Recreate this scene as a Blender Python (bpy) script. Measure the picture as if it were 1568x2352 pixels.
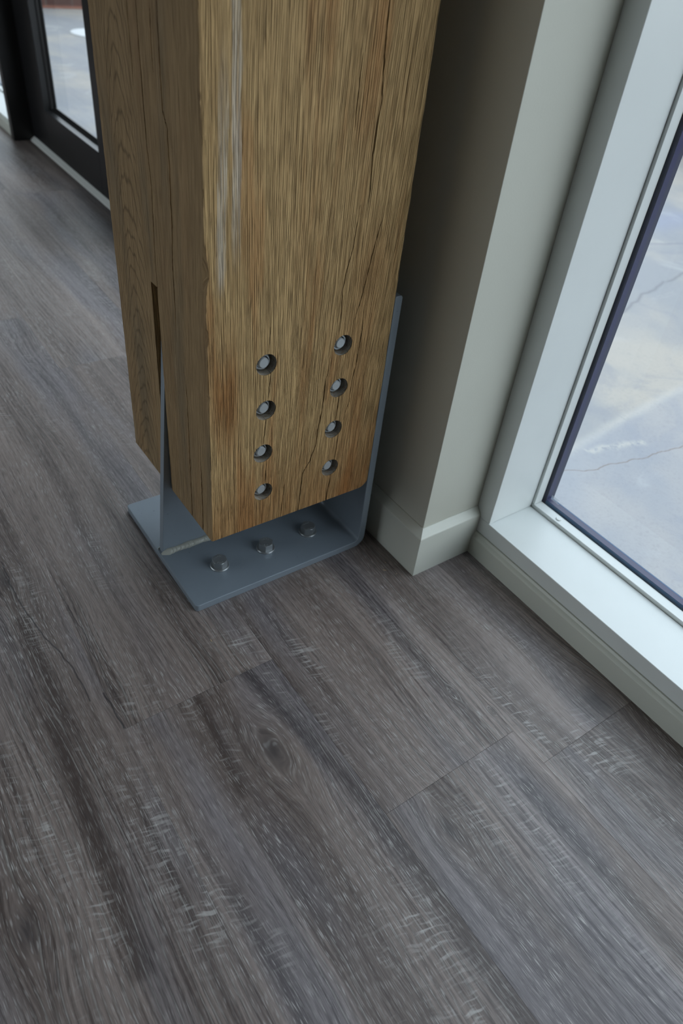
import bpy, bmesh, math, random
from mathutils import Vector, Matrix
random.seed(7)
S = bpy.context.scene
for o in list(bpy.data.objects): bpy.data.objects.remove(o)
COL = S.collection

# ------------------------------------------------------------------ camera
cam = bpy.data.cameras.new('camera')
cam.sensor_fit = 'VERTICAL'; cam.sensor_height = 36; cam.sensor_width = 24
cam.lens = 1647.48 / 2352 * 36
cam.clip_start = 0.01; cam.clip_end = 200
cam.dof.use_dof = True; cam.dof.focus_distance = 0.98; cam.dof.aperture_fstop = 5.0
co = bpy.data.objects.new('camera', cam); COL.objects.link(co)
co.location = (-.3486, -.7187, .87116)
co.rotation_euler = (0.85938, -0.09674, -0.60582)
S.camera = co
# ------------------------------------------------------------------ light
EXPO = 1.47
S.view_settings.view_transform = 'Standard'; S.view_settings.look = 'None'
S.view_settings.gamma = 1; S.view_settings.exposure = EXPO
S.view_settings.use_curve_mapping = False
SKY = 1.0
w = bpy.data.worlds.new('overcast_sky'); S.world = w; w.use_nodes = True
wt = w.node_tree; wt.nodes.clear()
wo = wt.nodes.new('ShaderNodeOutputWorld'); bg = wt.nodes.new('ShaderNodeBackground')
tcw = wt.nodes.new('ShaderNodeTexCoord'); sp = wt.nodes.new('ShaderNodeSeparateXYZ')
rp = wt.nodes.new('ShaderNodeValToRGB')
wt.links.new(tcw.outputs['Generated'], sp.inputs[0]); wt.links.new(sp.outputs['Z'], rp.inputs[0])
rp.color_ramp.elements[0].position = 0.0; rp.color_ramp.elements[0].color = (.90, .95, .98, 1)
rp.color_ramp.elements[1].position = 0.8; rp.color_ramp.elements[1].color = (.83, .95, 1.06, 1)
wt.links.new(rp.outputs[0], bg.inputs[0]); bg.inputs[1].default_value = SKY
wt.links.new(bg.outputs[0], wo.inputs[0])

def portal(name, loc, rot, sx, sy):
    l = bpy.data.lights.new(name, 'AREA'); l.shape = 'RECTANGLE'; l.size = sx; l.size_y = sy
    l.cycles.is_portal = True
    o = bpy.data.objects.new(name, l); COL.objects.link(o); o.location = loc; o.rotation_euler = rot
    return o
# window strip light enters through the glazed openings of both walls, added windows included
RY = (0, math.radians(90), 0)
portal('window_daylight_portal', (.66, -1.35, 1.3), RY, 2.5, 2.4)
portal('window_daylight_portal', (.66, .98, 1.3), RY, 2.5, 1.15)
for yy in (1.3, 3.9): portal('added_left_window_portal', (-4.72, yy, 1.3), (0, math.radians(-90), 0), 2.4, 2.4)
portal('door_daylight_portal', (.66, 2.1, 1.1), RY, 2.0, .55)
portal('window_daylight_portal', (.66, 3.7, 1.3), RY, 2.5, 2.1)

# ------------------------------------------------------------------ node expression helper
class X:
    def __init__(s, nt, k): s.nt, s.k = nt, k
    def m(s, op, b=None, c=None, clamp=False):
        n = s.nt.nodes.new('ShaderNodeMath'); n.operation = op; n.use_clamp = clamp
        s.nt.links.new(s.k, n.inputs[0])
        for i, v in ((1, b), (2, c)):
            if v is None: continue
            if isinstance(v, X): s.nt.links.new(v.k, n.inputs[i])
            else: n.inputs[i].default_value = v
        return X(s.nt, n.outputs[0])
    def __add__(s, b): return s.m('ADD', b)
    def __radd__(s, b): return s.m('ADD', b)
    def __sub__(s, b): return s.m('SUBTRACT', b)
    def __rsub__(s, b): return (s * -1.0) + b
    def __mul__(s, b): return s.m('MULTIPLY', b)
    def __rmul__(s, b): return s.m('MULTIPLY', b)
    def __truediv__(s, b): return s.m('DIVIDE', b)
    def floor(s): return s.m('FLOOR')
    def fract(s): return s.m('FRACT')
    def abs(s): return s.m('ABSOLUTE')
    def sin(s): return s.m('SINE')
    def pw(s, b): return s.m('POWER', b)
    def mx(s, b): return s.m('MAXIMUM', b)
    def mn(s, b): return s.m('MINIMUM', b)
    def exp(s): return s.m('EXPONENT')
    def ss(s, a, b, lo=0.0, hi=1.0):           # smooth step from a to b
        n = s.nt.nodes.new('ShaderNodeMapRange'); n.interpolation_type = 'SMOOTHSTEP'; n.clamp = True
        s.nt.links.new(s.k, n.inputs[0])
        if a > b: a, b, lo, hi = b, a, hi, lo
        n.inputs[1].default_value = a; n.inputs[2].default_value = b
        n.inputs[3].default_value = lo; n.inputs[4].default_value = hi
        return X(s.nt, n.outputs[0])
def new_mat(name):
    m = bpy.data.materials.new(name); m.use_nodes = True
    nt = m.node_tree; nt.nodes.clear()
    out = nt.nodes.new('ShaderNodeOutputMaterial'); p = nt.nodes.new('ShaderNodeBsdfPrincipled')
    nt.links.new(p.outputs[0], out.inputs[0])
    return m, nt, p, out
def coords(nt):
    t = nt.nodes.new('ShaderNodeTexCoord'); q = nt.nodes.new('ShaderNodeSeparateXYZ')
    nt.links.new(t.outputs['Object'], q.inputs[0])
    return X(nt, q.outputs[0]), X(nt, q.outputs[1]), X(nt, q.outputs[2])
def vec(nt, a, b, c=0.0):
    n = nt.nodes.new('ShaderNodeCombineXYZ')
    for i, v in enumerate((a, b, c)):
        if isinstance(v, X): nt.links.new(v.k, n.inputs[i])
        else: n.inputs[i].default_value = v
    return n.outputs[0]
def noise(nt, v, scale=1.0, detail=2.0, rough=.5, dist=0.0):
    n = nt.nodes.new('ShaderNodeTexNoise'); nt.links.new(v, n.inputs['Vector'])
    n.inputs['Scale'].default_value = scale; n.inputs['Detail'].default_value = detail
    n.inputs['Roughness'].default_value = rough; n.inputs['Distortion'].default_value = dist
    return X(nt, n.outputs[0])
def mixc(nt, f, a, b, mode='MIX'):
    n = nt.nodes.new('ShaderNodeMix'); n.data_type = 'RGBA'; n.blend_type = mode; n.clamp_factor = True
    if isinstance(f, X): nt.links.new(f.k, n.inputs[0])
    else: n.inputs[0].default_value = f
    for i, v in ((6, a), (7, b)):
        if isinstance(v, tuple): n.inputs[i].default_value = (*v, 1)
        else: nt.links.new(v, n.inputs[i])
    return n.outputs[2]
def setbump(nt, p, h, dist, strength=1.0):
    b = nt.nodes.new('ShaderNodeBump'); b.inputs['Distance'].default_value = dist
    b.inputs['Strength'].default_value = strength
    nt.links.new(h.k, b.inputs['Height']); nt.links.new(b.outputs[0], p.inputs['Normal'])
def C(h):                                         # sRGB 0..255 -> linear
    return tuple(((v/255)/12.92 if v/255 <= .04045 else ((v/255+.055)/1.055)**2.4) for v in h)
def simple(name, col, rough=.5, metal=0.0, spec=.5, bump=0, bscale=400):
    m, nt, p, out = new_mat(name)
    x, y, z = coords(nt); v = vec(nt, x, y, z)
    n = noise(nt, v, 9, 3)
    c = mixc(nt, n, tuple(k*.96 for k in col), tuple(min(1, k*1.04) for k in col))
    nt.links.new(c, p.inputs['Base Color'])
    p.inputs['Roughness'].default_value = rough; p.inputs['Metallic'].default_value = metal
    p.inputs['Specular IOR Level'].default_value = spec
    if bump: setbump(nt, p, noise(nt, v, bscale, 2), bump)
    return m

# ---------- floor planks: taupe grey printed oak with saw marks
def floor_mat():
    m, nt, p, out = new_mat('taupe_oak_planks')
    x, y, z = coords(nt)
    W, L = .2293, 1.22
    u = (x - .245) / W; i = u.floor(); lx = (u - i) * W
    off = None
    for k, v in {-4: .62, -3: .36, -2: -.159, -1: -.4395, 0: -.498}.items():
        t = i.m('COMPARE', float(k), .4) * v
        off = t if off is None else off + t
    off = off + (i * 12.9898).sin() * .37 * i.m('COMPARE', -2.0, 2.4).ss(1, 0)
    q = (y - off) / L; j = q.floor(); ly = (q - j) * L
    pid = i * 7.13 + j * 3.71
    # knots: (x, y, rx, ry, strength of the swirl)
    KN = [(-.0596, -.2900, .036, .075, .024), (.0716, -.4990, .030, .055, .014), (-.2718, .186, .03, .06, .012),
          (-.3938, -.3364, .03, .06, .012), (.1634, -.1042, .012, .02, .003), (.39, -.47, .06, .09, .02),
          (-.2013, -.0977, .02, .04, .006), (.2126, -.3464, .005, .014, .009), (.2435, -.3979, .005, .009, .009), (.0658, -.6081, .010, .014, .004)]
    warp = None; kd = None
    for kx, ky, rx, ry, a in KN:
        dx = (x - kx); dy = (y - ky)
        g = ((dx*dx)/(rx*rx) + (dy*dy)/(ry*ry)) * -1.0
        e = g.exp()
        t = dx * e * (-a / rx * 1.6)
        warp = t if warp is None else warp + t
        d = (((dx*dx)/(rx*rx*.11) + (dy*dy)/(ry*ry*.13)) * -1.0).exp() * min(1.0, a*60)
        kd = d if kd is None else kd + d
    wn = noise(nt, vec(nt, lx*7, y*1.6, pid), 1, 2, .5) - .5
    wn2 = noise(nt, vec(nt, lx*30, y*7, pid), 1, 2, .5) - .5
    gx = x + warp + wn * .05 + wn2 * .006            # warped grain coordinate across the plank
    # growth rings
    tone = noise(nt, vec(nt, gx*16, y*.55, pid*1.7), 1, 2, .5)
    ring = noise(nt, vec(nt, gx*62, y*1.1, pid), 1, 3, .6)
    ring2 = noise(nt, vec(nt, gx*420, y*4.5, pid), 1, 3, .65)
    line = ((gx*760 + ring*6).sin()*.5+.5)
    rl = line.pw(10.0)*noise(nt, vec(nt, gx*300, y*14, pid), 1, 2).ss(.40, .60); line = line.pw(2.0)
    lmask = noise(nt, vec(nt, gx*9, y*1.3, pid+4), 1, 1).ss(.42, .60)
    # limed pores: short thin light dashes along the plank
    pore = noise(nt, vec(nt, gx*1350, y*52, pid), 1, 1, .5).ss(.58, .70)
    poreD = noise(nt, vec(nt, gx*1100+9, y*34, pid), 1, 1, .5).ss(.56, .70)
    pmask = noise(nt, vec(nt, gx*22, y*5, pid+7), 1, 2).ss(.38, .62)
    # saw chatter across the plank
    sm = noise(nt, vec(nt, lx*15, y*4.0, pid+3), 1, 2).ss(.54, .66) * noise(nt, vec(nt, gx*34, y*9, pid+5), 1, 2).ss(.42, .58)
    sm = sm
    saw = noise(nt, vec(nt, x*34, (y + x*.25 + wn2*.012)*210, pid), 1, 1, .5).ss(.50, .68)
    fine = noise(nt, vec(nt, gx*1100, y*45, 0.0), 1, 1)
    val = .5 + (ring-.5)*.58 + (tone-.5)*.72 + (ring2-.5)*.60 + (pid*5.3).sin()*.05 - line*lmask*.22 + (fine-.5)*.30
    def band(pts, wd, soft=.012):
        r = None
        for (ax, ay), (bx, by) in zip(pts[:-1], pts[1:]):
            t = (y - ay) / (by - ay); cx = t * (bx-ax) + ax + wn2*.012
            d = ((x - cx) / wd); e = ((d*d)*-1.0).exp() * ((t-.5).abs()).ss(.56, .44)
            r = e if r is None else r.mx(e)
        return r
    dark = band([(-.0303, -.1558), (-.0191, -.236), (-.0058, -.327), (.006, -.4198), (.0063, -.4911), (.0077, -.5625), (.0084, -.6422), (.009, -.72)], .011)*.9
    dark = dark.mx(band([(-.27, .10), (-.2773, -.0271), (-.2907, -.1882), (-.3016, -.32), (-.3079, -.4458)], .012)*.8)
    dark = dark.mx(band([(-.1082, -.1647), (-.115, -.2376), (-.1239, -.3256)], .006)*.7)
    dark = dark.mx(band([(.2008, -.5011), (.2039, -.6469), (.2106, -.80)], .010)*.55)
    dark = dark.mx(band([(-.1852, -.4061), (-.1887, -.62)], .010)*.55)
    lite = band([(.2422, -.15), (.2383, -.4033), (.2488, -.56)], .010)
    SP = [(-.0184, -.1071, .030, .03), (-.1761, -.1211, .022, .03), (.0638, -.1742, .020, .06), (-.0302, -.5762, .022, .06), (-.037, -.6696, .03, .05),
          (-.3346, -.2396, .016, .07), (-.3224, -.3617, .016, .05), (-.2355, -.3017, .022, .09), (.17, -.5256, .010, .09), (.3279, -.52, .05, .05), (.2732, -.4138, .014, .08), (-.2255, -.42, .03, .05)]
    spm = None
    for ax, ay, rx, ry in SP:
        dx = (x-ax)/rx; dy = (y-ay)/ry; e = ((dx*dx+dy*dy)*-1.0).exp()
        spm = e if spm is None else spm.mx(e)
    val = val - dark*(.30 + (ring2-.5)*.9) + lite*.16
    c = mixc(nt, val.ss(.1, .9), C((75, 64, 60)), C((158, 144, 137)))
    cool = noise(nt, vec(nt, gx*9, y*1.8, pid+2), 1, 2).ss(.44, .66)
    c2 = mixc(nt, val.ss(.1, .9), C((62, 60, 67)), C((142, 138, 145)))
    c = mixc(nt, cool*.6, c, c2)
    c = mixc(nt, rl*lmask*.42, c, C((184, 180, 174)))
    c = mixc(nt, pore*(pmask*.45+.32), c, C((186, 182, 178)))
    c = mixc(nt, poreD*(1.0-pmask*.7)*.5, c, C((56, 50, 50)))
    sm = (sm*.45).mx(spm*noise(nt, vec(nt, gx*60, y*22, 4.0), 1, 2).ss(.38, .56))
    c = mixc(nt, saw*sm*.62, c, C((188, 184, 180)))
    for kx, ky, rx, ry, wgt in ((-.0596, -.2950, .016, .046, .55), (.0716, -.4990, .015, .036, .22)):
        dx = (x-kx + wn2*.032)/rx; dy = (y-ky + wn*.05)/ry
        rr_ = (dx*dx + dy*dy).pw(.5)
        rg = (rr_*11.0 + ring*5.0).sin()*.5+.5
        mk = rr_.ss(2.4, 1.0)*rr_.ss(.25, .6)*dx.abs().ss(.1, .8)*wgt
        c = mixc(nt, rg.pw(5.0)*mk*noise(nt, vec(nt, gx*260, y*40, 2.0), 1, 2).ss(.35, .55)*.5, c, C((182, 177, 170)))
        c = mixc(nt, (1.0-rg).pw(3.0)*mk*.42, c, C((58, 52, 52)))
    c = mixc(nt, (kd*.72).mn(1.0), c, C((44, 42, 46)))
    # dark checks printed on the boards
    def seg(pts, wd):
        r = None
        for (ax, ay), (bx, by) in zip(pts[:-1], pts[1:]):
            t = (y - ay) / (by - ay)
            cx = t * (bx-ax) + ax + (noise(nt, vec(nt, 3.0, y*25, ax*9), 1, 2)-.5)*.012
            d = ((x - cx) / wd); e = ((d*d)*-1.0).exp()
            ins = ((t-.5).abs()).ss(.52, .48)
            v = e*ins
            r = v if r is None else r.mx(v)
        return r
    ck = seg([(-.2645, .2322), (-.2625, .1231), (-.2505, .0377), (-.2382, -.0197), (-.234, -.0947)], .0011)
    ck = ck.mx(seg([(-.2039, .0896), (-.2029, -.036)], .0007))
    ck = ck.mx(seg([(-.215, -.09), (-.212, -.158)], .0012))
    c = mixc(nt, ck*.8, c, C((34, 32, 36)))
    # plank seams
    dxs = ((lx - W/2).abs() - W/2).abs(); dys = ((ly - L/2).abs() - L/2).abs()
    seam = dxs.ss(.0006, .0001).mx(dys.ss(.0006, .0001))
    c = mixc(nt, seam*.3, c, C((48, 44, 44)))
    nt.links.new(c, p.inputs['Base Color'])
    rr = noise(nt, vec(nt, x*3, y*3, z), 1, 3)*.12 + .36 + pore*.1
    nt.links.new(rr.k, p.inputs['Roughness'])
    p.inputs['Specular IOR Level'].default_value = .5
    h = pore*pmask*.4 + ring2*.25 + saw*sm*.5 - poreD*.3 - seam*1.5 + fine*.15
    setbump(nt, p, h, .0005, .55)
    return m

# centres of the eight bored holes in the post front (x across, z up)
HOLES = [(.0823, .4135), (.0836, .3452), (.0812, .2752), (.0838, .2055), (.2003, .4150), (.2008, .3490), (.1992, .2795), (.2002, .2085)]
# ---------- rough-sawn oak of the post (local coords: x across the front face, y depth, z up)
def oak_mat():
    m, nt, p, out = new_mat('rough_sawn_oak')
    x, y, z = coords(nt)
    g = nt.nodes.new('ShaderNodeNewGeometry'); q = nt.nodes.new('ShaderNodeSeparateXYZ')
    t = nt.nodes.new('ShaderNodeTexCoord'); nt.links.new(t.outputs['Normal'], q.inputs[0])
    side = X(nt, q.outputs[0]).abs().ss(.5, .6)
    end = X(nt, q.outputs[2]).abs().ss(.6, .8)
    # grain leans to the right towards the right edge on the front face
    a = x + y*1.37                                    # runs continuously round the corner
    bow = noise(nt, vec(nt, a*5, y*2, z*.9), 1, 2)-.5
    lean = (x-.10).mx(0.0) * (z-.3) * -.10
    gu = a + bow*.035 + lean
    # cathedral figure of the side face, and of the right part of the front
    cath = (noise(nt, vec(nt, gu*9, y*4, z*1.5+3), 1, 1)-.5)
    fw = noise(nt, vec(nt, y*22, 14.0, z*7), 1, 3, .6)-.5
    dyc = y - .212 + (z-.45)*.03 + bow*.03
    fig_s = ((z + (dyc*dyc)*42.0 + fw*.085)*205.0).sin()*.5+.5
    sidefig = side * (dyc.abs()).ss(.062, .030)
    f1 = noise(nt, vec(nt, gu*620, y*0.0, z*6.5), 1, 3, .62)
    f2 = noise(nt, vec(nt, gu*1300, 1.0, z*26), 1, 2, .6)
    f3 = noise(nt, vec(nt, gu*120, 2.0, z*3.0), 1, 3, .55)
    blot = noise(nt, vec(nt, gu*26, 3.0, z*3.2), 1, 3, .55)
    big = noise(nt, vec(nt, gu*9, 5.0, z*1.3), 1, 2, .5)
    v = .54 + (f1-.5)*.65 + (f2-.5)*.6 + (f3-.5)*.28 + (big-.5)*.35
    base = mixc(nt, v.ss(.12, .88), C((134, 103, 64)), C((214, 180, 128)))
    # golden / orange streaks
    org = blot.ss(.50, .68)*(1.0 - side*.6)
    base = mixc(nt, org*.5, base, C((164, 110, 62)))
    front = 1.0 - side
    # water stain near the foot, heavier on the left
    st = noise(nt, vec(nt, a*30, 7.0, z*7), 1, 3, .6)
    s1 = (((x-.027)/.014)*((x-.027)/.014)*-1.0 - ((z-.37)/.07)*((z-.37)/.07)).exp()
    s2 = z.ss(.30, .15)*.55 + z.ss(.53, .46)*x.ss(.02, .04)*.0
    s3 = (((x-.235)/.03)*((x-.235)/.03)*-1.0).exp()*z.ss(.62, .50)*.55
    stain = ((s1*1.7 + s2*1.2 + s3) * (st*1.7).mn(1.0)) * front
    base = mixc(nt, stain.mn(1.0)*.72, base, C((146, 92, 44)))
    # chalky bleached streaks on the upper left of the front
    ed = (noise(nt, vec(nt, a*300, 8.0, z*18), 1, 3, .6)-.5)
    b1 = (((x-.0395+ed*.012)/.006).abs()).ss(1.1, .5) * z.ss(.53, .60)
    b2 = (((x-.0215+ed*.014 - (z-.6)*.03)/.0065).abs()).ss(1.1, .5) * z.ss(.505, .54) * z.ss(.78, .66)
    ch = (b1.mx(b2)) * front * (f1.ss(.38, .58)*.75+.25)
    base = mixc(nt, ch*.68, base, C((210, 201, 186)))
    # the side face is greyer and smoother
    base = mixc(nt, side*.5, base, C((128, 108, 86)))
    grey = noise(nt, vec(nt, gu*14, 11.0, z*2.2), 1, 2, .5).ss(.5, .7)*side
    base = mixc(nt, grey*.45, base, C((108, 102, 86)))
    base = mixc(nt, fig_s.pw(10.0)*sidefig*.55, base, C((84, 66, 44)))
    # close parallel saw grooves
    gw = noise(nt, vec(nt, gu*50, 9.0, z*3.5), 1, 2, .5)*.010
    ridge = ((gu + gw)*2750.0).sin()*.5+.5
    groove = ridge.pw(3.0) * noise(nt, vec(nt, gu*330, 12.0, z*15), 1, 2, .6).ss(.36, .60)
    base = mixc(nt, groove*(.38 - side*.14), base, C((84, 60, 34)))
    # open pores
    pr1 = noise(nt, vec(nt, gu*760, 4.0, z*19), 1, 2, .6)
    pore = pr1.ss(.55, .67)
    base = mixc(nt, pore*(.42 - side*.15), base, C((70, 50, 30)))
    ln = noise(nt, vec(nt, gu*420, 6.0, z*3.2), 1, 2, .5).ss(.58, .68)
    base = mixc(nt, ln*.26, base, C((82, 56, 30)))
    hm = None
    for hx, hz in HOLES:
        dx = (x-hx)/.0155; dz = (z-hz)/.0155; e = (dx*dx+dz*dz).m('LESS_THAN', 1.0)
        hm = e if hm is None else hm.mx(e)
    hm = hm * y.m('GREATER_THAN', .0008) * y.m('LESS_THAN', .04)
    dust = noise(nt, vec(nt, x*260, y*260, z*260), 1, 3, .6)
    base = mixc(nt, hm*dust.ss(.2, .55)*.95, base, C((186, 182, 174)))
    # end grain is paler
    base = mixc(nt, end*.2, base, C((150, 120, 82)))
    nt.links.new(base, p.inputs['Base Color'])
    p.inputs['Roughness'].default_value = .74; p.inputs['Specular IOR Level'].default_value = .25
    h = (f1*.7 + f2*.3 + f3*.3 - pore*.6 - ln*.5 - groove*1.0)*(1.0 - side*.55)
    setbump(nt, p, h, .0014, 1.0)
    return m

def concrete_mat():
    m, nt, p, out = new_mat('old_concrete_paving')
    x, y, z = coords(nt); v = vec(nt, x, y, z)
    b = noise(nt, v, 1.1, 4, .55, .6); b2 = noise(nt, v, 4.5, 5, .6, .8); f = noise(nt, v, 90, 4, .7)
    c = mixc(nt, b.ss(.40, .60), C((150, 151, 154)), C((178, 171, 162)))
    c = mixc(nt, b2.ss(.52, .70)*.5, c, C((136, 139, 148)))
    c = mixc(nt, b2.ss(.42, .30)*.5, c, C((184, 182, 180)))
    near = (y - x*.10 + .050 + (noise(nt, v, 9, 3)-.5)*.05).ss(.012, -.012) * (x.ss(3.2, 2.4))
    c = mixc(nt, near*.4, c, C((150, 155, 168)))
    # bluish shade patch painted into the paving, and the light trowelled ridge
    def seg(pts, wd, amp=.05, fq=6.0):
        r = None
        for (ax, ay), (bx, by) in zip(pts[:-1], pts[1:]):
            tt = (x-ax)/(bx-ax)
            cy = tt*(by-ay) + ay + (noise(nt, vec(nt, x*fq, 2.0, ay), 1, 3)-.5)*amp
            d = (y-cy)/wd; e = ((d*d)*-1.0).exp() * ((tt-.5).abs()).ss(.52, .48)
            r = e if r is None else r.mx(e)
        return r
    c = mixc(nt, seg([(.70, .02), (.9323, .0376), (1.168, .0717), (1.456, .0942), (2.6, .25)], .014, .03)*(b2*.7), c, C((200, 195, 186)))
    c = mixc(nt, seg([(.965, .0189), (1.13, -.0213)], .010, .03, 30.)*f.ss(.35, .6)*.55, c, C((206, 200, 188)))
    c = mixc(nt, seg([(.70, .05), (.85, -.0028), (.898, -.0314), (1.076, -.0646), (1.205, -.0802), (2.0, -.12)], .0015, .030, 20.)*.8, c, C((120, 104, 92)))
    c = mixc(nt, seg([(1.5, .42), (2.06, .60), (3.4, .72)], .006, .08)*.6, c, C((112, 112, 116)))
    c = mixc(nt, seg([(1.6, 1.02), (2.313, .868), (3.0, .60)], .008, .08)*.6, c, C((118, 122, 134)))
    c = mixc(nt, seg([(1.9, 1.25), (2.5, 1.05), (3.4, .9)], .10, .15)*.5, c, C((142, 148, 172)))
    c = mixc(nt, seg([(.6, 2.65), (3., 2.75)], .006, .02)*.5, c, C((130, 134, 140)))
    c = mixc(nt, seg([(.6, 3.05), (3., 3.12)], .20, .05)*.45, c, C((146, 154, 166)))
    c = mixc(nt, seg([(.6, 4.05), (3., 4.2)], .006, .02)*.5, c, C((130, 134, 140)))
    c = mixc(nt, (f-.5).abs()*1.1, c, C((116, 116, 120)))
    nt.links.new(c, p.inputs['Base Color']); p.inputs['Roughness'].default_value = .8
    setbump(nt, p, f, .001, .5)
    return m

def brick_mat():
    m, nt, p, out = new_mat('brown_brick')
    x, y, z = coords(nt)
    b = nt.nodes.new('ShaderNodeTexBrick')
    nt.links.new(vec(nt, x + y, z), b.inputs['Vector'])
    b.inputs['Scale'].default_value = 1; b.inputs['Brick Width'].default_value = .21; b.inputs['Row Height'].default_value = .075
    b.inputs['Mortar Size'].default_value = .006
    b.inputs['Color1'].default_value = (*C((92, 62, 54)), 1); b.inputs['Color2'].default_value = (*C((72, 50, 46)), 1)
    b.inputs['Mortar'].default_value = (*C((96, 84, 78)), 1)
    n = noise(nt, vec(nt, x*6, y*6, z*6), 1, 3)
    c = mixc(nt, n.ss(.4, .7)*.5, b.outputs[0], C((84, 62, 58)))
    c = mixc(nt, z.ss(.03, .0)*.8, c, C((186, 128, 108)))
    nt.links.new(c, p.inputs['Base Color']); p.inputs['Roughness'].default_value = .85
    return m

def steel_mat(name, col, rough=.42, metal=.0, spec=.5):
    m, nt, p, out = new_mat(name)
    x, y, z = coords(nt); v = vec(nt, x, y, z)
    n = noise(nt, v, 14, 4, .6); f = noise(nt, v, 900, 2, .6); sp = noise(nt, v, 260, 2).ss(.74, .78)
    c = mixc(nt, n, tuple(k*.88 for k in col), tuple(k*1.1 for k in col))
    c = mixc(nt, sp*.6, c, (.02, .02, .02))
    nt.links.new(c, p.inputs['Base Color'])
    p.inputs['Metallic'].default_value = metal; p.inputs['Specular IOR Level'].default_value = spec
    rr = n*.15 + (rough-.07); nt.links.new(rr.k, p.inputs['Roughness'])
    setbump(nt, p, f*.5+n, .0003, .5)
    return m

def glass_mat(name, tint=(.97, .99, 1.0), refl=1.0):
    m = bpy.data.materials.new(name); m.use_nodes = True; nt = m.node_tree; nt.nodes.clear()
    out = nt.nodes.new('ShaderNodeOutputMaterial'); mx = nt.nodes.new('ShaderNodeMixShader')
    tr = nt.nodes.new('ShaderNodeBsdfTransparent'); gl = nt.nodes.new('ShaderNodeBsdfGlossy')
    fr = nt.nodes.new('ShaderNodeFresnel'); fr.inputs[0].default_value = 1.45
    tr.inputs[0].default_value = (*tint, 1); gl.inputs['Roughness'].default_value = .0
    gl.inputs[0].default_value = (refl, refl, refl, 1)
    ge = nt.nodes.new('ShaderNodeNewGeometry'); iv = nt.nodes.new('ShaderNodeMath'); iv.operation = 'SUBTRACT'; iv.inputs[0].default_value = 1
    nt.links.new(ge.outputs['Backfacing'], iv.inputs[1])          # one reflection per pane, on the face it enters
    ml = nt.nodes.new('ShaderNodeMath'); ml.operation = 'MULTIPLY'
    nt.links.new(fr.outputs[0], ml.inputs[0]); nt.links.new(iv.outputs[0], ml.inputs[1])
    nt.links.new(ml.outputs[0], mx.inputs[0]); nt.links.new(tr.outputs[0], mx.inputs[1])
    nt.links.new(gl.outputs[0], mx.inputs[2]); nt.links.new(mx.outputs[0], out.inputs[0])
    return m

M = {}
M['floor'] = floor_mat(); M['oak'] = oak_mat(); M['concrete'] = concrete_mat(); M['brick'] = brick_mat()
M['wall'] = simple('greige_wall_paint', C((196, 196, 184)), .62, bump=.00008, bscale=350)
M['trim'] = simple('off_white_trim_paint', C((206, 208, 198)), .38)
M['frame'] = simple('white_window_enamel', C((222, 226, 224)), .33)
M['black'] = simple('black_enamel', C((22, 22, 23)), .35)
M['navy'] = simple('navy_spacer_seal', C((22, 24, 70)), .3)
M['teal'] = simple('blue_spacer_bar', C((52, 98, 140)), .3)
M['alu'] = simple('aluminium_threshold', C((222, 224, 220)), .35, .0)
M['room'] = simple('room_wall_paint', C((120, 116, 108)), .8)
M['ceil'] = simple('ceiling_paint', C((150, 150, 146)), .8)
M['primer'] = steel_mat('grey_steel_primer', C((134, 145, 155)), .33, .15, .65)
M['cut'] = steel_mat('grey_cut_steel_edge', C((126, 128, 128)), .5)
M['weld'] = steel_mat('painted_weld', C((176, 178, 170)), .4)
M['zinc'] = steel_mat('zinc_plated_steel', C((158, 162, 164)), .36, .7)
M['bolt'] = steel_mat('machined_bolt_end', C((166, 170, 172)), .42, .35)
M['glass'] = glass_mat('clear_glazing')
M['etch'] = simple('etched_white', C((205, 212, 222)), .6)
M['white'] = simple('pale_cover', C((226, 228, 230)), .5)
M['chip'] = simple('pale_wood_chip', C((176, 156, 128)), .8)
M['dark_out'] = simple('dark_exterior_sash', C((30, 34, 60)), .35)

# ------------------------------------------------------------------ mesh helpers
def link(name, bm, mat, parent=None, loc=None, smooth=False):
    me = bpy.data.meshes.new(name); bm.normal_update(); bm.to_mesh(me); bm.free()
    mats = mat if isinstance(mat, list) else [mat]
    for k in mats: me.materials.append(k)
    if smooth:
        for f in me.polygons: f.use_smooth = True
    o = bpy.data.objects.new(name, me); COL.objects.link(o)
    if loc: o.location = loc
    if parent: o.parent = parent
    return o
def box(bm, x0, x1, y0, y1, z0, z1, bev=0.0, seg=2, mi=0):
    vs = [bm.verts.new((x, y, z)) for x in (x0, x1) for y in (y0, y1) for z in (z0, z1)]
    fs = [bm.faces.new([vs[i] for i in f]) for f in ((0, 1, 3, 2), (4, 6, 7, 5), (0, 4, 5, 1), (2, 3, 7, 6), (0, 2, 6, 4), (1, 5, 7, 3))]
    for f in fs: f.material_index = mi
    if bev:
        es = list({e for f in fs for e in f.edges})
        bmesh.ops.bevel(bm, geom=es, offset=bev, segments=seg, profile=.5, affect='EDGES')
    return bm
def B(*a, **k): return box(bmesh.new(), *a, **k)
def prism(bm, pts, axis, a, b, mi=0):
    """extrude a closed 2-D outline along an axis (0 x, 1 y, 2 z)"""
    def P(p, t):
        return {0: (t, p[0], p[1]), 1: (p[0], t, p[1]), 2: (p[0], p[1], t)}[axis]
    A = [bm.verts.new(P(p, a)) for p in pts]; Bv = [bm.verts.new(P(p, b)) for p in pts]
    n = len(pts); fs = [bm.faces.new(A[::-1]), bm.faces.new(Bv)]
    for i in range(n): fs.append(bm.faces.new((A[i], A[(i+1) % n], Bv[(i+1) % n], Bv[i])))
    bmesh.ops.recalc_face_normals(bm, faces=fs)
    for f in fs: f.material_index = mi
    return fs
def arc(cx, cy, r, a0, a1, n):
    return [(cx + r*math.cos(math.radians(a0+(a1-a0)*i/n)), cy + r*math.sin(math.radians(a0+(a1-a0)*i/n))) for i in range(n+1)]
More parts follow.
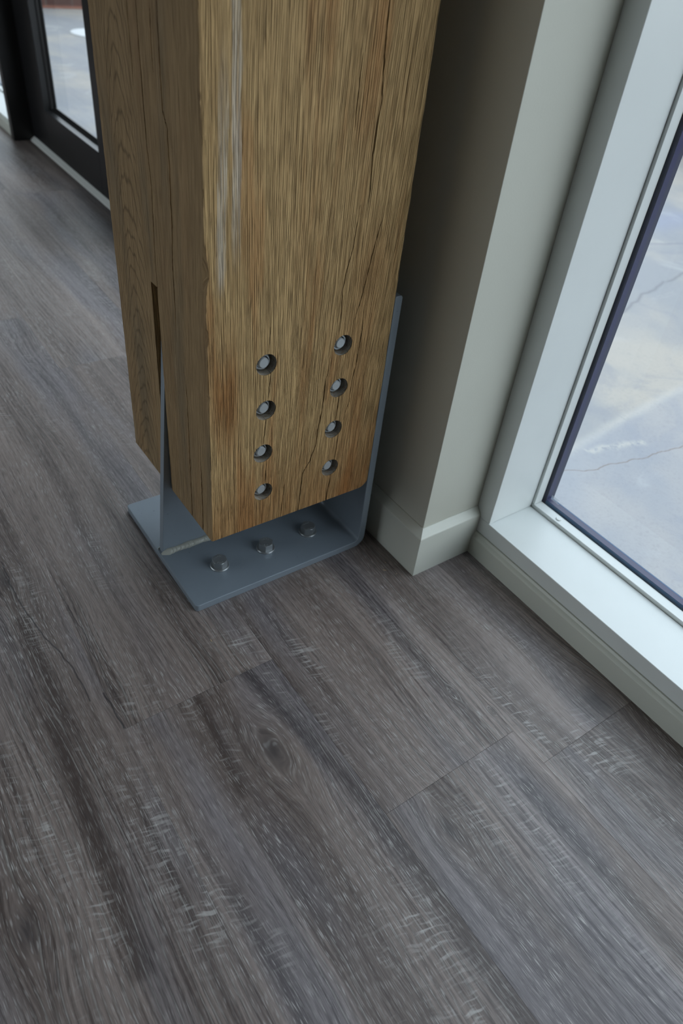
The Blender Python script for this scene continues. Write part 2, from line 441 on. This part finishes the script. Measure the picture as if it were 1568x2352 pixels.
def lathe(bm, prof, n, cx, cy, cz, axis='z', mi=0):
    """prof: (radius, height) list"""
    rings = []
    for r, h in prof:
        ring = []
        for k in range(n):
            a = 2*math.pi*k/n; c, s = r*math.cos(a), r*math.sin(a)
            ring.append(bm.verts.new((cx+c, cy+s, cz+h) if axis == 'z' else (cx+c, cy-h, cz+s)))
        rings.append(ring)
    fs = []
    for a, b in zip(rings[:-1], rings[1:]):
        for k in range(n): fs.append(bm.faces.new((a[k], a[(k+1) % n], b[(k+1) % n], b[k])))
    fs.append(bm.faces.new(rings[0][::-1])); fs.append(bm.faces.new(rings[-1]))
    bmesh.ops.recalc_face_normals(bm, faces=fs)
    for f in fs: f.material_index = mi
def empty(name, loc, label=None, cat=None, group=None, kind=None):
    o = bpy.data.objects.new(name, None); COL.objects.link(o); o.location = loc; o.empty_display_size = .05
    tag(o, label, cat, group, kind); return o
def tag(o, label=None, cat=None, group=None, kind=None):
    for k, v in (('label', label), ('category', cat), ('group', group), ('kind', kind)):
        if v: o[k] = v
    return o
def struct(name, bm, mat, label=None, cat=None, loc=None, parent=None):
    o = link(name, bm, mat, parent, loc)
    if not parent: tag(o, label, cat, None, 'structure')
    return o

# ------------------------------------------------------------------ setting
GZ = -.05                      # outside paving level
XF = .448                      # room face of the window wall
YN, YP, XL, ZC = -3.2, 6.2, -4.6, 2.75
struct('floor', B(XL, .50, YN, YP, -.04, 0), M['floor'], 'grey brown wood plank floor with visible grain and saw marks', 'floor')
struct('ceiling', B(XL, .66, YN, YP, ZC, ZC+.1), M['ceil'], 'pale ceiling of the room', 'ceiling')
bm = bmesh.new()
box(bm, XL-.1, XL, YN, YP, 0, .08); box(bm, XL-.1, XL, YN, YP, 2.5, ZC)
for a, c in ((YN, .1), (2.5, 2.7), (5.1, YP)): box(bm, XL-.1, XL, a, c, .08, 2.5)
struct('wall_left', bm, M['room'], 'far left wall of the room with added window openings', 'wall')
for n_, a in ((4, .1), (5, 2.7)):  # out-of-view windows, added to light the left-facing surfaces
    r = empty('window_%d' % n_, (XL, a+1.2, 0), 'added unseen tall window lighting the room from the far left wall', 'window', None, 'structure')
    b = bmesh.new(); box(b, -.08, -.02, -1.2, -1.15, .08, 2.5); box(b, -.08, -.02, 1.15, 1.2, .08, 2.5); box(b, -.08, -.02, -1.15, 1.15, .08, .14); box(b, -.08, -.02, -1.15, 1.15, 2.44, 2.5)
    link('window_frame', b, M['frame'], r)
    link('pane', B(-.055, -.05, -1.15, 1.15, .14, 2.44), M['glass'], r)
struct('wall_front', B(XL, .66, YN-.1, YN, 0, ZC), M['room'], 'wall behind the photographer', 'wall')
struct('wall_back', B(XL, .66, YP, YP+.1, 0, ZC), M['room'], 'wall at the far end of the room', 'wall')

# pier (boxed-out wall beside the post)
PX, PY0, PY1 = .324, -.117, .345
bm = bmesh.new(); box(bm, PX, .66, PY0, PY1, 0, ZC)
es = [e for e in bm.edges if all(abs(v.co.x-PX) < 1e-6 for v in e.verts) and abs(e.verts[0].co.z-e.verts[1].co.z) > 1]
bmesh.ops.bevel(bm, geom=es, offset=.0006, segments=2, profile=.5, affect='EDGES')
struct('wall_pier', bm, M['wall'], 'pale painted wall pier boxed out behind the timber post', 'wall')
def skirt(bm, path, h, ch, out=.0122, close=False):
    """baseboard swept along a horizontal path; the room is on the left of the path direction"""
    prof = [(0, 0), (out, 0), (out, h-.0015)] + [(out-.0006, h)] + [(out-.0025, h+.0022), (out*.45, h+ch*.62), (.0012, h+ch), (0, h+ch)]
    rows = []
    for k, (px, py) in enumerate(path):
        d0 = Vector(path[k]) - Vector(path[k-1]) if k else None
        d1 = Vector(path[k+1]) - Vector(path[k]) if k < len(path)-1 else None
        n0 = Vector((-d0.y, d0.x)).normalized() if d0 else None
        n1 = Vector((-d1.y, d1.x)).normalized() if d1 else None
        n = n0 + n1 if (n0 and n1) else (n0 or n1)
        rows.append([bm.verts.new((px+n.x*a, py+n.y*a, z)) for a, z in prof])
    fs = []
    m_ = len(prof)
    for a, b in zip(rows[:-1], rows[1:]):
        for k in range(m_): fs.append(bm.faces.new((a[k], a[(k+1) % m_], b[(k+1) % m_], b[k])))
    fs.append(bm.faces.new(rows[0])); fs.append(bm.faces.new(rows[-1][::-1]))
    bmesh.ops.recalc_face_normals(bm, faces=fs)
    return bm
bm = skirt(bmesh.new(), [(.4475, PY0), (PX, PY0), (PX, PY1), (XF, PY1)], .084, .012)
struct('baseboard_pier', bm, M['trim'], 'pale moulded baseboard wrapping the foot of the wall pier', 'baseboard')

def sill_board(name, ya, yb, label):
    pr = [(XF+.003, 0), (.4392, 0), (.4392, .0362), (.4398, .038), (.4412, .0395), (.4445, .0425), (.4468, .0464), (XF+.003, .0472)]
    bm = bmesh.new(); prism(bm, pr, 1, ya, yb)
    struct(name, bm, M['trim'], label, 'baseboard')
sill_board('baseboard_right', YN, PY0-.0124, 'low pale baseboard running under the right window')
sill_board('baseboard_middle', PY1+.0124, 1.40, 'low pale baseboard beyond the wall pier')
sill_board('baseboard_far', 2.62, YP, 'low pale baseboard beyond the black door')

def window(n, y0, y1, zb, zt, label, cap=None, jl=.0342, sb=.030, etch=False):
    """frame outer rectangle y0..y1 (y1 is the end farthest from the camera), zb..zt"""
    r = empty('window_%d' % n, (XF, (y0+y1)/2, 0), label, 'window', None, 'structure')
    iv = Vector((-XF, -(y0+y1)/2, 0))
    D = .5516                                     # depth of the white reveal
    def part(name, bm, mat, par=None):
        bm.transform(Matrix.Translation(iv)); return link(name, bm, mat, par or r)
    yi0, yi1, zi0, zi1 = y0+jl, y1-jl, zb+sb, zt-.034
    g = .0004
    sill = part('sill', B(XF, D, y0, y1, zb, zi0, bev=.0009), M['frame'])
    part('jamb', B(XF+.0003, D, yi1, y1, zi0+g, zt, bev=.0009), M['frame'])
    part('jamb', B(XF+.0003, D, y0, yi0, zi0+g, zt, bev=.0009), M['frame'])
    part('head', B(XF, D, yi0+g, yi1-g, zi1, zt, bev=.0009), M['frame'])
    # glazing bead ring, set a hair behind the reveal so that the dark joint shows
    bh, bs, x0, x1 = .0068, .0050, D+.0012, .5715
    b = bmesh.new()
    box(b, x0, x1, yi0-.004, yi1+.004, zi0-.004, zi0+bh, bev=.0008)
    part('glazing_bead', b, M['frame'])
    for a, c in ((yi1-bs, yi1+.004), (yi0-.004, yi0+bs)):
        part('glazing_bead', B(x0, x1-.0002, a, c, zi0+bh+g, zi1, bev=.0008), M['frame'])
    part('glazing_bead', B(x0, x1, yi0, yi1, zi1-bh, zi1+.004, bev=.0008), M['frame'])
    gap = bmesh.new(); t = .02
    box(gap, D-.006, x0+.004, y0, y1, zb, zi0-.0012); box(gap, D-.006, x0+.004, yi1+.0012, y1, zb, zt)
    box(gap, D-.006, x0+.004, y0, yi0-.0012, zb, zt); box(gap, D-.006, x0+.004, y0, y1, zi1+.0012, zt)
    # sealed double glazing: two panes, spacer, dark outer sash
    def ring(bm, xa, xb, iy, iz, depth=.02):
        box(bm, xa, xb, y0+.002, y1-.002, zi0-depth, zi0+iz); box(bm, xa, xb, yi1-iy, y1-.002, zi0+iz, zi1-iz)
        box(bm, xa, xb, y0+.002, yi0+iy, zi0+iz, zi1-iz); box(bm, xa, xb, y0+.002, y1-.002, zi1-iz, zt-.002)
        return bm
    part('spacer', ring(bmesh.new(), .5782, .5900, .0095, .0112), M['navy'])
    part('spacer', B(.5901, .5915, yi0, yi1, zi0, zi0+.0114), M['teal'])
    b = bmesh.new(); box(b, .5779, .5781, yi0+.0095, yi1-.0095, zi0, zi0+.0105)
    part('spacer', b, M['teal'])
    pane = bmesh.new(); box(pane, .5735, .5775, y0+.006, y1-.006, zb+.006, zt-.006)
    part('pane', pane, M['glass'])
    part('outer_sash', ring(bmesh.new(), .5925, .612, .0020, -.0050, .026), M['dark_out'])
    sd = bmesh.new()                                # seal line between bead and pane
    box(sd, x1, .5735, yi0, yi1, zi0, zi0+bh-.0012); box(sd, x1, .5735, yi1-bs+.001, yi1+.002, zi0+bh-.0012, zi1)
    part('glazing_seal', sd, M['trim'])
    # wall filling under and over the frame
    if cap:
        cb = bmesh.new(); lathe(cb, [(.0052, 0), (.0052, .0010), (.0044, .0018)], 24, (D+.0012+x1)/2+.0005, cap, zi0+bh)
        part('screw_cap', cb, M['frame'])
    if etch:
        e = bmesh.new()
        for rI in range(5):
            yy = yi1-.0205; zz = zi0+.0305 - rI*.0019
            xx = 0
            while xx < .018 - (rI % 2)*.004:
                wl = random.choice([.0006, .0009, .0013])
                box(e, .5732, .5734, yy-xx-wl, yy-xx, zz, zz+.0010); xx += wl+.0005
        part('etched_mark', e, M['etch'])
    return r
window(1, -2.75, PY0, .0478, 2.62, 'tall white framed window right of the wall pier', cap=-.206, etch=True)
window(2, 2.60, 4.9, .0478-.012, 2.62, 'white framed window at far left beyond the black door', sb=.014)
window(3, PY1, 1.40, .0478, 2.62, 'added unseen window between the wall pier and the black door')  # hidden behind the post, added to let in more daylight
bm = bmesh.new()
for a, c in ((YN, -2.75), (4.9, YP)): box(bm, XF, .66, a, c, 0, ZC)
box(bm, XF, .66, YN, YP, 2.62, ZC)
for a, c, h in ((-2.75, PY0, .0476), (PY1, 1.40, .0476), (2.60, 4.9, .0355)): box(bm, XF+.002, .612, a, c, -.03, h-.0005); box(bm, .612, .66, a, c, -.05, -.03)
box(bm, .5, .66, 1.40, 2.60, 2.25, 2.62)
struct('wall_right', bm, M['wall'], 'painted wall around the windows and the black door', 'wall')

# black door
YA, YB = 1.40, 2.60
d = empty('door_1', (XF, 2.1, 0), 'black framed glass door at far left behind the post', 'door', None, 'structure')
iv = Vector((-XF, -2.1, 0))
def dpart(name, bm, mat, par=d):
    bm.transform(Matrix.Translation(iv)); return link(name, bm, mat, par)
b = bmesh.new()
box(b, .430, .60, 2.56, YB, 0, 2.3, bev=.002); dpart('door_jamb', b, M['black'])
b = bmesh.new(); box(b, .430, .60, 1.40, 1.45, 0, 2.3, bev=.002); dpart('door_jamb', b, M['black'])
b = bmesh.new(); box(b, .430, .60, 1.45, 2.56, 2.26, 2.3, bev=.002); dpart('door_head', b, M['black'])
dpart('door_stile', B(.505, .555, 2.352, 2.556, .0175, 2.25, bev=.002), M['black'])
dpart('door_stile', B(.505, .555, 1.46, 1.800, .0175, 2.25, bev=.002), M['black'])
dpart('door_rail', B(.505, .555, 1.800, 2.352, .0175, .1535, bev=.001), M['black'])
dpart('door_rail', B(.505, .555, 1.800, 2.352, 2.06, 2.25, bev=.001), M['black'])
b = bmesh.new(); prism(b, [(.530, .1535), (.547, .1535), (.547, .166), (.541, .166), (.534, .159), (.530, .156)], 1, 1.802, 2.350)
dpart('glazing_bead', b, M['black'])
b = bmesh.new(); prism(b, [(.528, 2.352), (.545, 2.352), (.545, 2.333), (.536, 2.336)], 2, .155, 2.06); dpart('glazing_bead', b, M['black'])
dpart('pane', B(.546, .552, 1.79, 2.36, .14, 2.07), M['glass'])
b = bmesh.new(); prism(b, [(.492, 0), (.62, 0), (.62, .012), (.52, .0150), (.508, .0148), (.492, .0035)], 1, 1.452, 2.558)
tag(link('trim_threshold', b, M['alu']), 'pale metal threshold strip under the black door', 'threshold', None, 'structure')

# ------------------------------------------------------------------ outside
struct('wall_sky_block', B(.50, .80, -12, 14, ZC+.1, 8.5), M['brick'], 'added unseen upper wall blocking sky light from the paving', 'wall')  # out of view, added to keep some sky light off the near paving
struct('pavement', B(-16, 14, -10, 14, GZ-.1, GZ), M['concrete'], 'old concrete paving outside the windows', 'pavement')
bm = bmesh.new(); box(bm, .9, 4.3, 6.33, 6.75, 0, .85, bev=.01); 
o = link('brick_planter', bm, M['brick'], loc=(0, 0, GZ)); tag(o, 'brown brick wall at the far edge of the paving', 'brick wall')
bm = bmesh.new(); box(bm, 3.9, 4.3, -3.0, 2.0, 0, .85, bev=.01)
o = link('brick_planter', bm, M['brick'], loc=(0, 0, GZ)); tag(o, 'low brick wall seen at the right edge through the window', 'brick wall')
bm = bmesh.new(); lathe(bm, [(.175, 0), (.175, .006), (.168, .010)], 48, 0, 0, 0)
o = link('utility_cover', bm, M['white'], loc=(1.745, 5.22, GZ)); tag(o, 'round white cover on the concrete seen through the door', 'cover')

# ------------------------------------------------------------------ timber post
OX, OY = -.0129, -.0266; PW, PD = .2812, .2785; PH = ZC; ZB = .1442
bm = bmesh.new()
levels = []; zz = 0.0
H = PH - ZB
rows = []
nL = 150
for k in range(nL+1):
    t = k/nL
    z = ZB + (t**1.0)*H if k else ZB
    z = ZB + H*t
    levels.append(z)
# denser rows in the visible part
levels = [ZB] + [ZB+.0055*k for k in range(1, 150)] + [ZB+.83+ (H-.83)*k/20 for k in range(1, 21)]
def rr(z, s): 
    return .5+.5*math.sin(z*31+s*5)*math.sin(z*83+s*2)
for z in levels:
    c = .0010 + .0006*rr(z, 1) + random.uniform(0, .0005)
    # chipped arris at mid height on the near corner
    c += .0042*math.exp(-((z-.545)/.018)**2) + .0018*math.exp(-((z-.47)/.010)**2)+ .002*math.exp(-((z-.385)/.006)**2)
    e = .0016 + .0008*rr(z, 3)
    pts = [(c*.9, 0), (PW-e, 0), (PW, e), (PW, PD-e), (PW-e, PD), (e, PD), (0, PD-e), (0, c)]
    j = .0002
    rows.append([bm.verts.new((x+random.uniform(-j, j), y+random.uniform(-j, j)*0, z)) for x, y in pts])
for a, b_ in zip(rows[:-1], rows[1:]):
    for k in range(8): bm.faces.new((a[k], a[(k+1) % 8], b_[(k+1) % 8], b_[k]))
bm.faces.new(rows[0][::-1]); bm.faces.new(rows[-1])
bmesh.ops.recalc_face_normals(bm, faces=bm.faces[:])
post = link('timber_post', bm, M['oak'], loc=(OX, OY, 0))
tag(post, 'square rough sawn oak post standing on a grey steel bracket', 'post')

FR = {'A': [(.2119, .82), (.2119, .7954), (.2132, .7463), (.2171, .7061), (.214, .677), (.2132, .651), (.2149, .6159), (.215, .581)],
 'B': [(.1853, .7507), (.1848, .7383), (.1836, .6938), (.1852, .6775)],
 'C': [(.2036, .5973), (.1992, .5442), (.1932, .5194), (.1899, .4916), (.1926, .4513), (.1907, .4348)],
 'C2': [(.1800, .4022), (.1790, .3783), (.1774, .3702), (.1748, .3146), (.1713, .2882), (.1699, .2618), (.1615, .2345), (.1506, .2165), (.1484, .1821), (.1472, .14)],
 'D1': [(.2026, .3343), (.2009, .292)], 'D2': [(.2094, .2678), (.2072, .2206)], 'D3': [(.2044, .1942), (.2003, .1666), (.1989, .14)],
 'E': [(.2276, .4677), (.2299, .4325), (.2258, .3767), (.2226, .3552), (.2217, .321), (.214, .2888)],
 'F0': [(.0864, .4711), (.0857, .4557), (.0835, .4280)], 'F1': [(.0896, .4032), (.0872, .3795), (.0866, .3590)],
 'F2': [(.0843, .3328), (.0806, .2868)], 'F3': [(.0876, .2601), (.085, .2160)],
 'G': [(.1204, .2161), (.118, .1888), (.1155, .14)], 'H': [(.2402, .5808), (.2322, .5429), (.2219, .4778), (.2136, .4459)],
 'I': [(.251, .7585), (.2502, .7178), (.2508, .6832)]}
FW = {'A': .0011, 'B': .0011, 'C': .0008, 'C2': .0010, 'D1': .0010, 'D2': .0009, 'D3': .0010, 'E': .0008, 'F0': .0004, 'F1': .0008, 'F2': .0008, 'F3': .0007, 'G': .0006, 'H': .0008, 'I': .0004}
LF = {'L1': [(.1609, .80), (.1606, .7326), (.1591, .7144), (.1611, .6908)], 'L2': [(.1028, .7727), (.1055, .7416), (.1039, .7156)],
 'L3': [(.0850, .80), (.087, .7214), (.0866, .6859), (.0779, .6698), (.0769, .6329), (.0788, .5692), (.0835, .525), (.0834, .4686), (.0856, .4204)],
 'L4': [(.1362, .80), (.1372, .7303), (.1362, .6864), (.1348, .6346), (.1301, .5961), (.1334, .5506), (.1353, .5068), (.1345, .468)],
 'L5': [(.0648, .3906), (.0612, .3462), (.0626, .2512), (.0640, .1412)], 'L6': [(.0276, .2706), (.0265, .2379), (.0277, .1403)]}
LW = {'L1': .0007, 'L2': .0007, 'L3': .0010, 'L4': .0008, 'L5': .0008, 'L6': .0009}
def crack(bm, pts, w, face, depth=.011):
    """V groove following the grain"""
    P = []
    for (a0, z0), (a1, z1) in zip(pts[:-1], pts[1:]):
        n = max(2, int(abs(z1-z0)/.006))
        for k in range(n): P.append((a0+(a1-a0)*k/n, z0+(z1-z0)*k/n))
    P.append(pts[-1]); n = len(P); rows = []
    openb = pts[-1][1] < ZB
    for k, (a, z) in enumerate(P):
        t = k/(n-1); ww = w*(.25+.75*min(1, t*5)*(1 if openb else min(1, (1-t)*5)))*random.uniform(.75, 1.25)
        a += random.uniform(-.00035, .00035)
        rows.append([(a-ww, -.003), (a+ww, -.003), (a+random.uniform(-.0006, .0006), depth)] + [z])
    vr = []
    for (l, r, b_, z) in rows:
        if face == 'front': vr.append([bm.verts.new((l[0], l[1], z)), bm.verts.new((r[0], r[1], z)), bm.verts.new((b_[0], b_[1], z))])
        else: vr.append([bm.verts.new((l[1], l[0], z)), bm.verts.new((r[1], r[0], z)), bm.verts.new((b_[1], b_[0], z))])
    fs = [bm.faces.new(vr[0]), bm.faces.new(vr[-1][::-1])]
    for a, b_ in zip(vr[:-1], vr[1:]):
        for k in range(3): fs.append(bm.faces.new((a[k], a[(k+1) % 3], b_[(k+1) % 3], b_[k])))
    bmesh.ops.recalc_face_normals(bm, faces=fs)
HR = .0149; HD = .030
def cut(target, bm):
    c = link('cutter', bm, M['oak'], loc=target.location)
    md = target.modifiers.new('b', 'BOOLEAN'); md.operation = 'DIFFERENCE'; md.solver = 'EXACT'; md.object = c
    dg = bpy.context.evaluated_depsgraph_get()
    nm = bpy.data.meshes.new_from_object(target.evaluated_get(dg)); old = target.data
    target.modifiers.clear(); target.data = nm; nm.name = 'timber_post'
    me = c.data; bpy.data.objects.remove(c); bpy.data.meshes.remove(me); bpy.data.meshes.remove(old)
# slot for the knife plate, bored holes
bm = bmesh.new(); SY0, SY1 = .1112-.0005-0, .1555
SY0 = .1085-OY; SY1 = .1282-OY
box(bm, -.01, PW+.01, SY0, SY1, .10, .4740)
cut(post, bm)
bm = bmesh.new()
for hx, hz in HOLES: lathe(bm, [(HR, .004), (HR, -HD)], 40, hx, 0, hz, axis='y')
# rounded bottom arris on the bracket side
r_ = .020; ar = arc(PW-r_, ZB+r_, r_, -90, 0, 8)
prism(bm, [(PW-r_, ZB-.02)] + [(PW-r_, ZB)] + ar[1:] + [(PW+.02, ZB+r_), (PW+.02, ZB-.02)], 1, -.01, PD+.01)
cut(post, bm)
bm = bmesh.new()
for k, v in FR.items(): crack(bm, v, FW[k], 'front')
cut(post, bm)
bm = bmesh.new()
for k, v in LF.items(): crack(bm, v, LW[k]*1.4, 'left')
cut(post, bm)

# through bolts in the bored holes (parts of the post): washer, hex nut, threaded end
def hexa(bm, cx, cy, cz, R, h0, h1, ch, axis, rot=0.0, mi=0, inner=0):
    """hexagonal prism with chamfered outer face"""
    def P(a, r, h):
        c, s = r*math.cos(a), r*math.sin(a)
        return (cx+c, cy+s, cz+h) if axis == 'z' else (cx+c, cy-h, cz+s)
    n = 48; lo, hi, top = [], [], []
    for k in range(n):
        a = 2*math.pi*k/n; m_ = ((a-rot) % (math.pi/3)) - math.pi/6
        r = R*math.cos(math.pi/6)/math.cos(m_)
        drop = max(0, r - R*.885)*.6
        lo.append(bm.verts.new(P(a, r, h0))); hi.append(bm.verts.new(P(a, r, h1-drop-.0002)))
        top.append(bm.verts.new(P(a, min(r, R*.875), h1)))
    fs = []
    pairs = [(lo, hi), (hi, top)]
    if inner:                                          # countersunk thread mouth
        r1 = [bm.verts.new(P(2*math.pi*k/n, inner, h1)) for k in range(n)]
        r2 = [bm.verts.new(P(2*math.pi*k/n, inner-.0006, h1-.0045)) for k in range(n)]
        pairs += [(top, r1), (r1, r2)]; top = r2
    for A, B_ in pairs:
        for k in range(n): fs.append(bm.faces.new((A[k], A[(k+1) % n], B_[(k+1) % n], B_[k])))
    fs.append(bm.faces.new(lo[::-1])); fs.append(bm.faces.new(top))
    bmesh.ops.recalc_face_normals(bm, faces=fs)
    for f in fs: f.material_index = mi
nut = None
for k, (hx, hz) in enumerate(HOLES):
    jx, jz = random.uniform(-.0008, .0004), random.uniform(.0002, .0012)
    cx, cz = hx-.0014+jx, hz+.0006+jz
    e = bpy.data.objects.new('through_bolt', None); COL.objects.link(e); e.parent = post; e.location = (cx, HD, cz); e.empty_display_size = .02
    b = bmesh.new(); lathe(b, [(.0142, 0), (.0142, .0024), (.0136, .0028)], 36, 0, 0, 0, axis='y'); wsh = link('washer', b, M['zinc'], e)
    b = bmesh.new(); hexa(b, 0, 0, 0, .0121, .0028, .0222, .002, 'y', rot=random.uniform(0, 1), inner=.0088); link('nut', b, M['zinc'], e)
    b = bmesh.new()
    pr = [(.0070, .018)]
    h = .0224; L_ = HD - random.uniform(.0030, .0045)
    while h < L_-.0016:
        pr += [(.0066, h), (.0073, h+.0007)]; h += .0014
    pr += [(.0070, L_-.0010), (.0062, L_)]
    lathe(b, pr, 32, 0, 0, 0, axis='y'); link('threaded_end', b, M['bolt'], e)

# ------------------------------------------------------------------ steel bracket
T = .0127
BX0, BY0, BY1 = -.0405, -.0215, .2556
FI, FO, FT = .2718, .2845, .4665      # inner and outer face of the upright flange, its top
br = empty('steel_post_bracket', (.12, .117, 0), 'grey painted steel bracket bolted to the floor under the post', 'bracket')
iv = Vector((-.12, -.117, 0))
def bpart(name, bm, mat, par=br, smooth=False):
    bm.transform(Matrix.Translation(iv)); return link(name, bm, mat, par, smooth=smooth)
ro, ri = .021, .0085
prof = [(BX0, 0.0)] + arc(FO-ro, ro, ro, -90, 0, 10) + [(FO, FT-.003)] + arc(FO-.003, FT-.003, .003, 0, 90, 3) + arc(FI+.003, FT-.003, .003, 90, 180, 3) \
    + arc(FI-ri, T+ri, ri, 0, -90, 8) + [(BX0, T)]
bm = bmesh.new(); fs = prism(bm, prof, 1, BY0, BY1)
vc = [e for e in bm.edges if all(abs(v.co.x-BX0) < 1e-6 for v in e.verts) and abs(e.verts[0].co.y-e.verts[1].co.y) < 1e-6]
bmesh.ops.bevel(bm, geom=vc, offset=.0055, segments=5, profile=.5, affect='EDGES')
bp = bpart('bent_base_plate', bm, M['primer'])
md = bp.modifiers.new('edge', 'BEVEL'); md.width = .0010; md.segments = 2; md.limit_method = 'ANGLE'; md.angle_limit = math.radians(60); md.use_clamp_overlap = False
# knife plate with slanted outer edge
KY0, KY1 = .1118, .1243
bm = bmesh.new(); kp = [(-.0360, T), (-.0015, .462), (.2300, .462), (.2300, T)]
prism(bm, kp, 1, KY0, KY1)
es = [e for e in bm.edges if len(e.link_faces) == 2 and e.calc_face_angle(0) > 1.0]
bmesh.ops.bevel(bm, geom=es, offset=.0006, segments=2, profile=.5, affect='EDGES')
bpart('knife_plate', bm, M['primer'])
def weld(y, sgn):
    bm = bmesh.new(); rows = []
    n = 210; x0, x1 = -.0385, .229
    for k in range(n+1):
        x = x0+(x1-x0)*k/n
        leg = .0082*(1+.10*math.sin(k*.21)+random.uniform(-.05, .05)) * min(1, .35+k/12.)
        rip = .0005*abs(math.sin(k*.55))
        row = []
        for t in range(7):
            a = t/6*math.pi/2; bulge = .86+.10*math.sin(2*a)+rip/.008
            sk = .0028*math.sin(2*a)
            row.append(bm.verts.new((x+sk, y+sgn*-leg*math.cos(a)**1.15*bulge, T+leg*math.sin(a)**1.15*bulge)))
        row.append(bm.verts.new((x, y, T)))
        rows.append(row)
    for a, b_ in zip(rows[:-1], rows[1:]):
        for t in range(8): bm.faces.new((a[t], a[(t+1) % 8], b_[(t+1) % 8], b_[t]))
    bm.faces.new(rows[0]); bm.faces.new(rows[-1][::-1]); bmesh.ops.recalc_face_normals(bm, faces=bm.faces[:])
    bpart('weld_bead', bm, M['weld'])
weld(KY0, 1); weld(KY1, -1)
for bx, by, rot in ((.0330, .0415, .35), (.1200, .0410, .0), (.2060, .0415, .55)):
    e = bpy.data.objects.new('anchor_bolt', None); COL.objects.link(e); e.parent = br; e.location = Vector((bx, by, T))+iv; e.empty_display_size = .02
    b = bmesh.new(); lathe(b, [(.0158, 0), (.0158, .0016), (.0150, .0026), (.0125, .0026)], 40, 0, 0, 0); link('washer', b, M['zinc'], e)
    b = bmesh.new(); hexa(b, 0, 0, 0, .0131, .0026, .0148, .002, 'z', rot=rot)
    for k in range(9):                                # raised head marks round the rim
        a = rot + .5 + k*.33 + (1.4 if k > 4 else 0); r = .0078
        for dr in (-.0009, .0009):
            px, py = (r+dr)*math.cos(a), (r+dr)*math.sin(a)
            q = box(b, px-.0006, px+.0006, py-.0004, py+.0004, .0146, .01525)
    link('hex_head', b, M['zinc'], e)

# ------------------------------------------------------------------ small wood crumbs on the floor
CR = [((.2905, -.0797), .0030, 'pale wood crumb on the floor close to the bracket corner'),
      ((.2903, -.111), .0034, 'pale wood crumb on the floor below the pier corner'),
      ((.2775, -.094), .0060, 'largest curled wood crumb on the floor between bracket and pier'),
      ((.2860, -.128), .0020, 'tiny pale crumb on the floor nearest the camera beside the pier'),
      ((-.0462, -.0832), .0055, 'small white fleck on the floor in front of the steel bracket')]
for (x, y), s, lab in CR:
    b = bmesh.new(); n = 6; rw = []
    for k in range(n):
        t = k/(n-1)-.5; wd = s*.16*(1-abs(t)*1.2)
        zc = s*.10 + s*.5*t*t
        rw.append([b.verts.new((t*s, -wd, zc)), b.verts.new((t*s, wd, zc)), b.verts.new((t*s, wd, zc-s*.09)), b.verts.new((t*s, -wd, zc-s*.09))])
    for a, c in zip(rw[:-1], rw[1:]):
        for q in range(4): b.faces.new((a[q], a[(q+1) % 4], c[(q+1) % 4], c[q]))
    b.faces.new(rw[0][::-1]); b.faces.new(rw[-1]); bmesh.ops.recalc_face_normals(b, faces=b.faces[:])
    o = link('wood_crumb', b, M['chip'], loc=(x, y, 0.0)); o.rotation_euler = (0, 0, random.uniform(0, 3))
    tag(o, lab, 'wood crumb', 'crumbs swept onto the floor')
